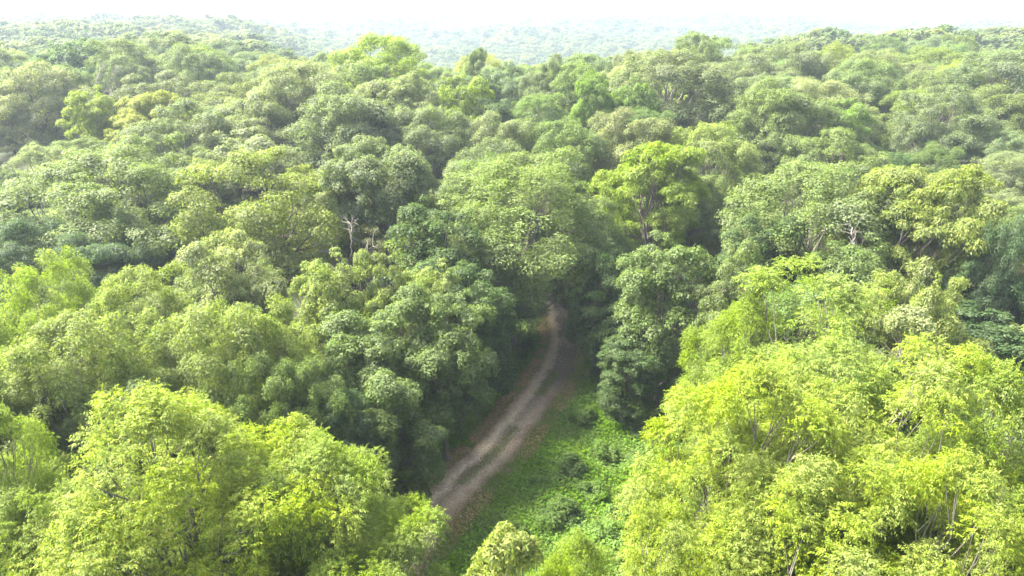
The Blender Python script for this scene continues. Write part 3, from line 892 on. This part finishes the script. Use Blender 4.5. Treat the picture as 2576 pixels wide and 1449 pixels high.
# ------------------------------------------------------------------ shrubs in the clearing and along the track
def shrub_meshes(seed, r, h, n, leaf, style):
    g = np.random.default_rng(seed)
    nc = 16
    d = unit(g.normal(0, 1, (nc, 3))); d[:, 2] = np.abs(d[:, 2])
    C = d * np.array([r, r, h]) * g.uniform(0.45, 0.85, (nc, 1))
    ti = g.integers(0, nc, n)
    q = unit(g.normal(0, 1, (n, 3)) + np.array([0, 0, 0.6]))
    pos = C[ti] + q * (r * 0.36 * g.uniform(0.5, 1.05, n))[:, None] * np.array([1, 1, 0.8])
    pos[:, 2] = np.maximum(pos[:, 2], 0.06)
    if style == 'frond':
        od = unit(unit(pos) * np.array([1, 1, 0.35]) + g.normal(0, 0.3, (n, 3)))
        V, Fc = compound(pos, od, 0.34 * g.uniform(0.7, 1.3, n), g.uniform(0.2, 0.6, n), 3, leaf, g)
    else:
        V, Fc = kites(pos, q * 0.6 + np.array([0, 0, 0.7]) + g.normal(0, 0.35, (n, 3)), unit(q + g.normal(0, 0.6, (n, 3))), leaf * g.uniform(0.7, 1.35, n), leaf * 0.62 * g.uniform(0.8, 1.2, n))
    fo = mesh_np('shrub_foliage', V, Fc, M_LEAF)
    t = Tubes()
    for c in C:
        t.add(bezier(np.array([g.normal(0, 0.08), g.normal(0, 0.08), -0.1]), c * np.array([0.4, 0.4, 0.7]), c, 5), np.linspace(0.035, 0.010, 5), 5)
    return fo, t.mesh('shrub_stems', M_BARK_DARK)
SH = [shrub_meshes(71, 1.3, 1.5, 3600, 0.15, 'kite'), shrub_meshes(72, 1.1, 1.2, 3200, 0.15, 'kite'), shrub_meshes(73, 1.5, 1.4, 1100, 0.17, 'frond'),
      shrub_meshes(74, 0.9, 1.0, 2600, 0.13, 'kite')]
SGREEN = (0.078, 0.140, 0.018); SLITE = (0.090, 0.165, 0.022); SDARK = (0.068, 0.118, 0.024)
def shrub(x, y, k, s, tint, label, group=None, hz=1.0):
    root = bpy.data.objects.new('shrub', None); COL.objects.link(root)
    root.location = (x, y, float(terrain(x, y))); root.rotation_euler = (0, 0, random.uniform(0, 6.28)); root.scale = (s, s, s * hz)
    tag(root, label, 'shrub', group)
    fo, st = SH[k]
    f = link('foliage', fo, root); f.color = (*tint, 1)
    link('stems', st, root)
for px, py, k, s, tint, label in [
    (1442, 1165, 0, 0.94, SDARK, 'dark rounded shrub in the middle of the weedy clearing'),
    (1400, 1285, 2, 0.97, SDARK, 'blue-green shrub with long feathered sprays in the clearing'),
    (1300, 1330, 1, 0.86, SGREEN, 'leafy shrub by the feathered-spray one in the clearing'),
    (1250, 1300, 3, 0.86, SGREEN, 'small leafy shrub on the clearing side of the track'),
    (1490, 1230, 1, 0.94, SLITE, 'light green shrub beside the dark rounded one in the clearing'),
    (1350, 1200, 3, 0.86, SLITE, 'low light green shrub close to the track in the clearing'),
    (1520, 1130, 0, 0.94, SGREEN, 'green shrub at the back of the weedy clearing'),
    (1510, 1330, 3, 0.94, SLITE, 'bright low shrub under the feathery boughs in the clearing'),
    (1560, 1040, 0, 1.08, SDARK, 'dark shrub below the trunked tree at the hollow')]:
    p = on_plane(px, py, 0.6); shrub(p[0], p[1], k, s, tint, label)
n = 0
for i in range(900):
    if n >= 70: break
    s_ = random.uniform(2, PATH_S[-1] - 4)
    k_ = int(s_ / 0.35)
    sd = random.choice((-1, -1, 1))
    off = random.uniform(3.1, 9.0) if sd < 0 else random.uniform(4.0, 12.0)
    q = PATH[k_] + NRM[k_] * sd * off
    if path_dist(q)[0][0] < 2.9: continue
    if sd > 0 and 24 < q[1] < 42 and random.random() < 0.7: continue
    ks, ss = random.choice((0, 1, 3, 1)), random.uniform(0.75, 1.4)
    tn, tw = random.choice(((SGREEN, 'green'), (SGREEN, 'green'), (SDARK, 'dark green'), (SLITE, 'light green')))
    shrub(q[0], q[1], ks, ss, tn, ('tall ' if ss > 1.2 else 'small ' if ss < 0.92 else '') + tw + ' leafy shrub ' +
          ('in thicket under trees lining the track' if sd < 0 else 'on the clearing side of the track') +
          (' past its bend' if PATH_S[k_] > 33 else ' near end' if PATH_S[k_] < 12 else ''),
          'shrubs lining the track', random.uniform(0.8, 1.25))
    n += 1

# ------------------------------------------------------------------ ground cover, grass, fallen leaves, stones
def scatter_xy(n, x0, x1, y0, y1): return np.column_stack([rng.uniform(x0, x1, n), rng.uniform(y0, y1, n)])
q = scatter_xy(230000, -18, 20, 13, 60)
d, sd, al = path_dist(q)
patch = np.sin(q[:, 0] * 0.9 + 1.2 * np.sin(q[:, 1] * 0.5)) * np.sin(q[:, 1] * 0.75 + 0.7) + 0.5 * np.sin(q[:, 0] * 2.3 + q[:, 1] * 1.7)
near = (d > np.where(sd > 0, 2.6, 2.1) + 0.25 * patch + 0.5 * rng.random(len(q))) & (d < 14)
q1, pt = q[near], patch[near]
n = len(q1)
hh = np.clip(0.22 + 0.20 * pt + rng.normal(0, 0.10, n), 0.04, 0.75)
pos = np.column_stack([q1, terrain(q1[:, 0], q1[:, 1]) + hh])
nr = np.array([0, 0, 1.0]) + rng.normal(0, 0.42, (n, 3))
V, Fc = kites(pos, nr, rng.normal(0, 1, (n, 3)), 0.18 * rng.uniform(0.6, 1.5, n), 0.13 * rng.uniform(0.6, 1.4, n))
gc = link('undergrowth', mesh_np('undergrowth', V, Fc, M_LEAF)); gc.color = (0.098, 0.185, 0.016, 1)
tag(gc, 'bright green knee-high weeds carpeting the clearing and track sides', 'undergrowth', kind='stuff')
# grass on verges and in the middle of the track
def grass_pts():
    ps = []
    k = rng.integers(0, len(PATH), 90000)
    off = rng.normal(0, 1, 90000) * 0.55
    which = rng.random(90000)
    side = np.where(rng.random(90000) < 0.55, 1, -1)
    o = np.where(which < 0.68, side * (1.95 + off), 0.18 + off * 0.38)
    s = PATH_S[k]
    mid_ok = (np.sin(s * 0.55) + 0.4 * np.sin(s * 1.9) > -0.25) & (s < 27)
    keep = np.where(which < 0.68, (np.abs(o) > 1.25 + 0.25 * rng.random(90000)) & (rng.random(90000) < np.where(o > 0, 0.9, 0.55)), mid_ok)
    p = PATH[k] + NRM[k] * o[:, None] + rng.uniform(-0.2, 0.2, (90000, 2))
    return p[keep]
p = grass_pts(); n_short = len(p)
q = scatter_xy(120000, -16, 18, 14, 58)
d, sd, al = path_dist(q)
q = q[(d > 2.3 + 0.6 * rng.random(len(q))) & (d < 11)]
p = np.vstack([p, q]); n = len(p)
hgt = rng.uniform(0.05, 0.17, n); hgt[n_short:] = rng.uniform(0.12, 0.42, n - n_short)
an = rng.uniform(0, 6.28, n)
bx = np.column_stack([np.cos(an), np.sin(an)]) * 0.022
z = terrain(p[:, 0], p[:, 1]) + 0.01
tip = p + rng.normal(0, 1, (n, 2)) * (0.45 * hgt)[:, None]
V = np.stack([np.column_stack([p - bx, z]), np.column_stack([p + bx, z]), np.column_stack([tip, z + hgt])], 1).reshape(-1, 3)
gr = link('grass', mesh_np('grass', V, np.arange(n * 3).reshape(n, 3), M_LEAF)); gr.color = (0.125, 0.185, 0.022, 1)
tag(gr, 'short grass along the verges and down the middle of the track', 'grass', kind='stuff')
k = rng.integers(0, len(PATH), 26000)
sdn = np.where(rng.random(26000) < 0.68, -1, 1)
o = sdn * np.where(sdn < 0, rng.normal(2.0, 0.26, 26000), rng.normal(2.1, 0.45, 26000))
p = PATH[k] + NRM[k] * o[:, None] + rng.uniform(-0.25, 0.25, (26000, 2))
clump = np.sin(PATH_S[k] * 0.8 + sdn) + 0.6 * np.sin(PATH_S[k] * 2.1) > np.where(sdn < 0, -0.9, 0.1)
p = p[clump]; n = len(p)
pos = np.column_stack([p, terrain(p[:, 0], p[:, 1]) + 0.04 + 0.05 * rng.random(n)])
V, Fc = kites(pos, np.array([0, 0, 1.0]) + rng.normal(0, 0.25, (n, 3)), rng.normal(0, 1, (n, 3)), rng.uniform(0.07, 0.15, n), rng.uniform(0.05, 0.10, n))
fl = link('fallen_leaves', mesh_np('fallen_leaves', V, Fc, litter_material()))
tag(fl, 'rusty brown fallen leaves along both edges of the dirt track', 'leaves', kind='stuff')
k = rng.integers(0, len(PATH), 2600)
p = PATH[k] + NRM[k] * rng.normal(-0.45, 0.5, (2600, 1)) + rng.uniform(-0.2, 0.2, (2600, 2))
pos = np.column_stack([p, terrain(p[:, 0], p[:, 1]) + 0.05]); n = len(pos)
s = rng.uniform(0.018, 0.055, n)[:, None]
oct_ = np.array([(1, 0, 0), (-1, 0, 0), (0, 1, 0), (0, -1, 0), (0, 0, .6), (0, 0, -.8)], float)
V = (pos[:, None] + (oct_[None] + rng.normal(0, 0.18, (n, 6, 3))) * s[:, None]).reshape(-1, 3)
tf = np.array([(0, 2, 4), (2, 1, 4), (1, 3, 4), (3, 0, 4), (2, 0, 5), (1, 2, 5), (3, 1, 5), (0, 3, 5)])
st = link('gravel', mesh_np('gravel', V, (np.arange(n)[:, None, None] * 6 + tf[None]).reshape(-1, 3), stone_material()))
tag(st, 'small pale stones strewn along the sandy rut of the track', 'gravel', kind='stuff')

# ------------------------------------------------------------------ the hazy air
zlo = float(Z.min()) - 1.0
hx, hy0, hy1, zhi = 2600.0, -700.0, 2700.0, max(48.0, float(Z.max()) + 24)
V = np.array([(x, y, z) for z in (zlo, zhi) for y in (hy0, hy1) for x in (-hx, hx)], float)
Fh = [(0, 2, 3, 1), (4, 5, 7, 6), (0, 1, 5, 4), (2, 6, 7, 3), (0, 4, 6, 2), (1, 3, 7, 5)]
hm, N, L = new_mat('pale_air')
pv = N.new('ShaderNodeVolumePrincipled')
pv.inputs['Color'].default_value = (0.68, 0.81, 0.99, 1)
pv.inputs['Density'].default_value = 0.00031
pv.inputs['Anisotropy'].default_value = 0.25
out = N.new('ShaderNodeOutputMaterial'); L.new(pv.outputs[0], out.inputs['Volume'])
haze = link('haze', mesh_np('haze', V, Fh, hm))
tag(haze, 'thin pale summer haze lying over the whole wood', 'haze', kind='stuff')
print('TREES', count, 'REST', len(REST), 'TRIS', sum(len(m.polygons) * 2 for m in bpy.data.meshes))
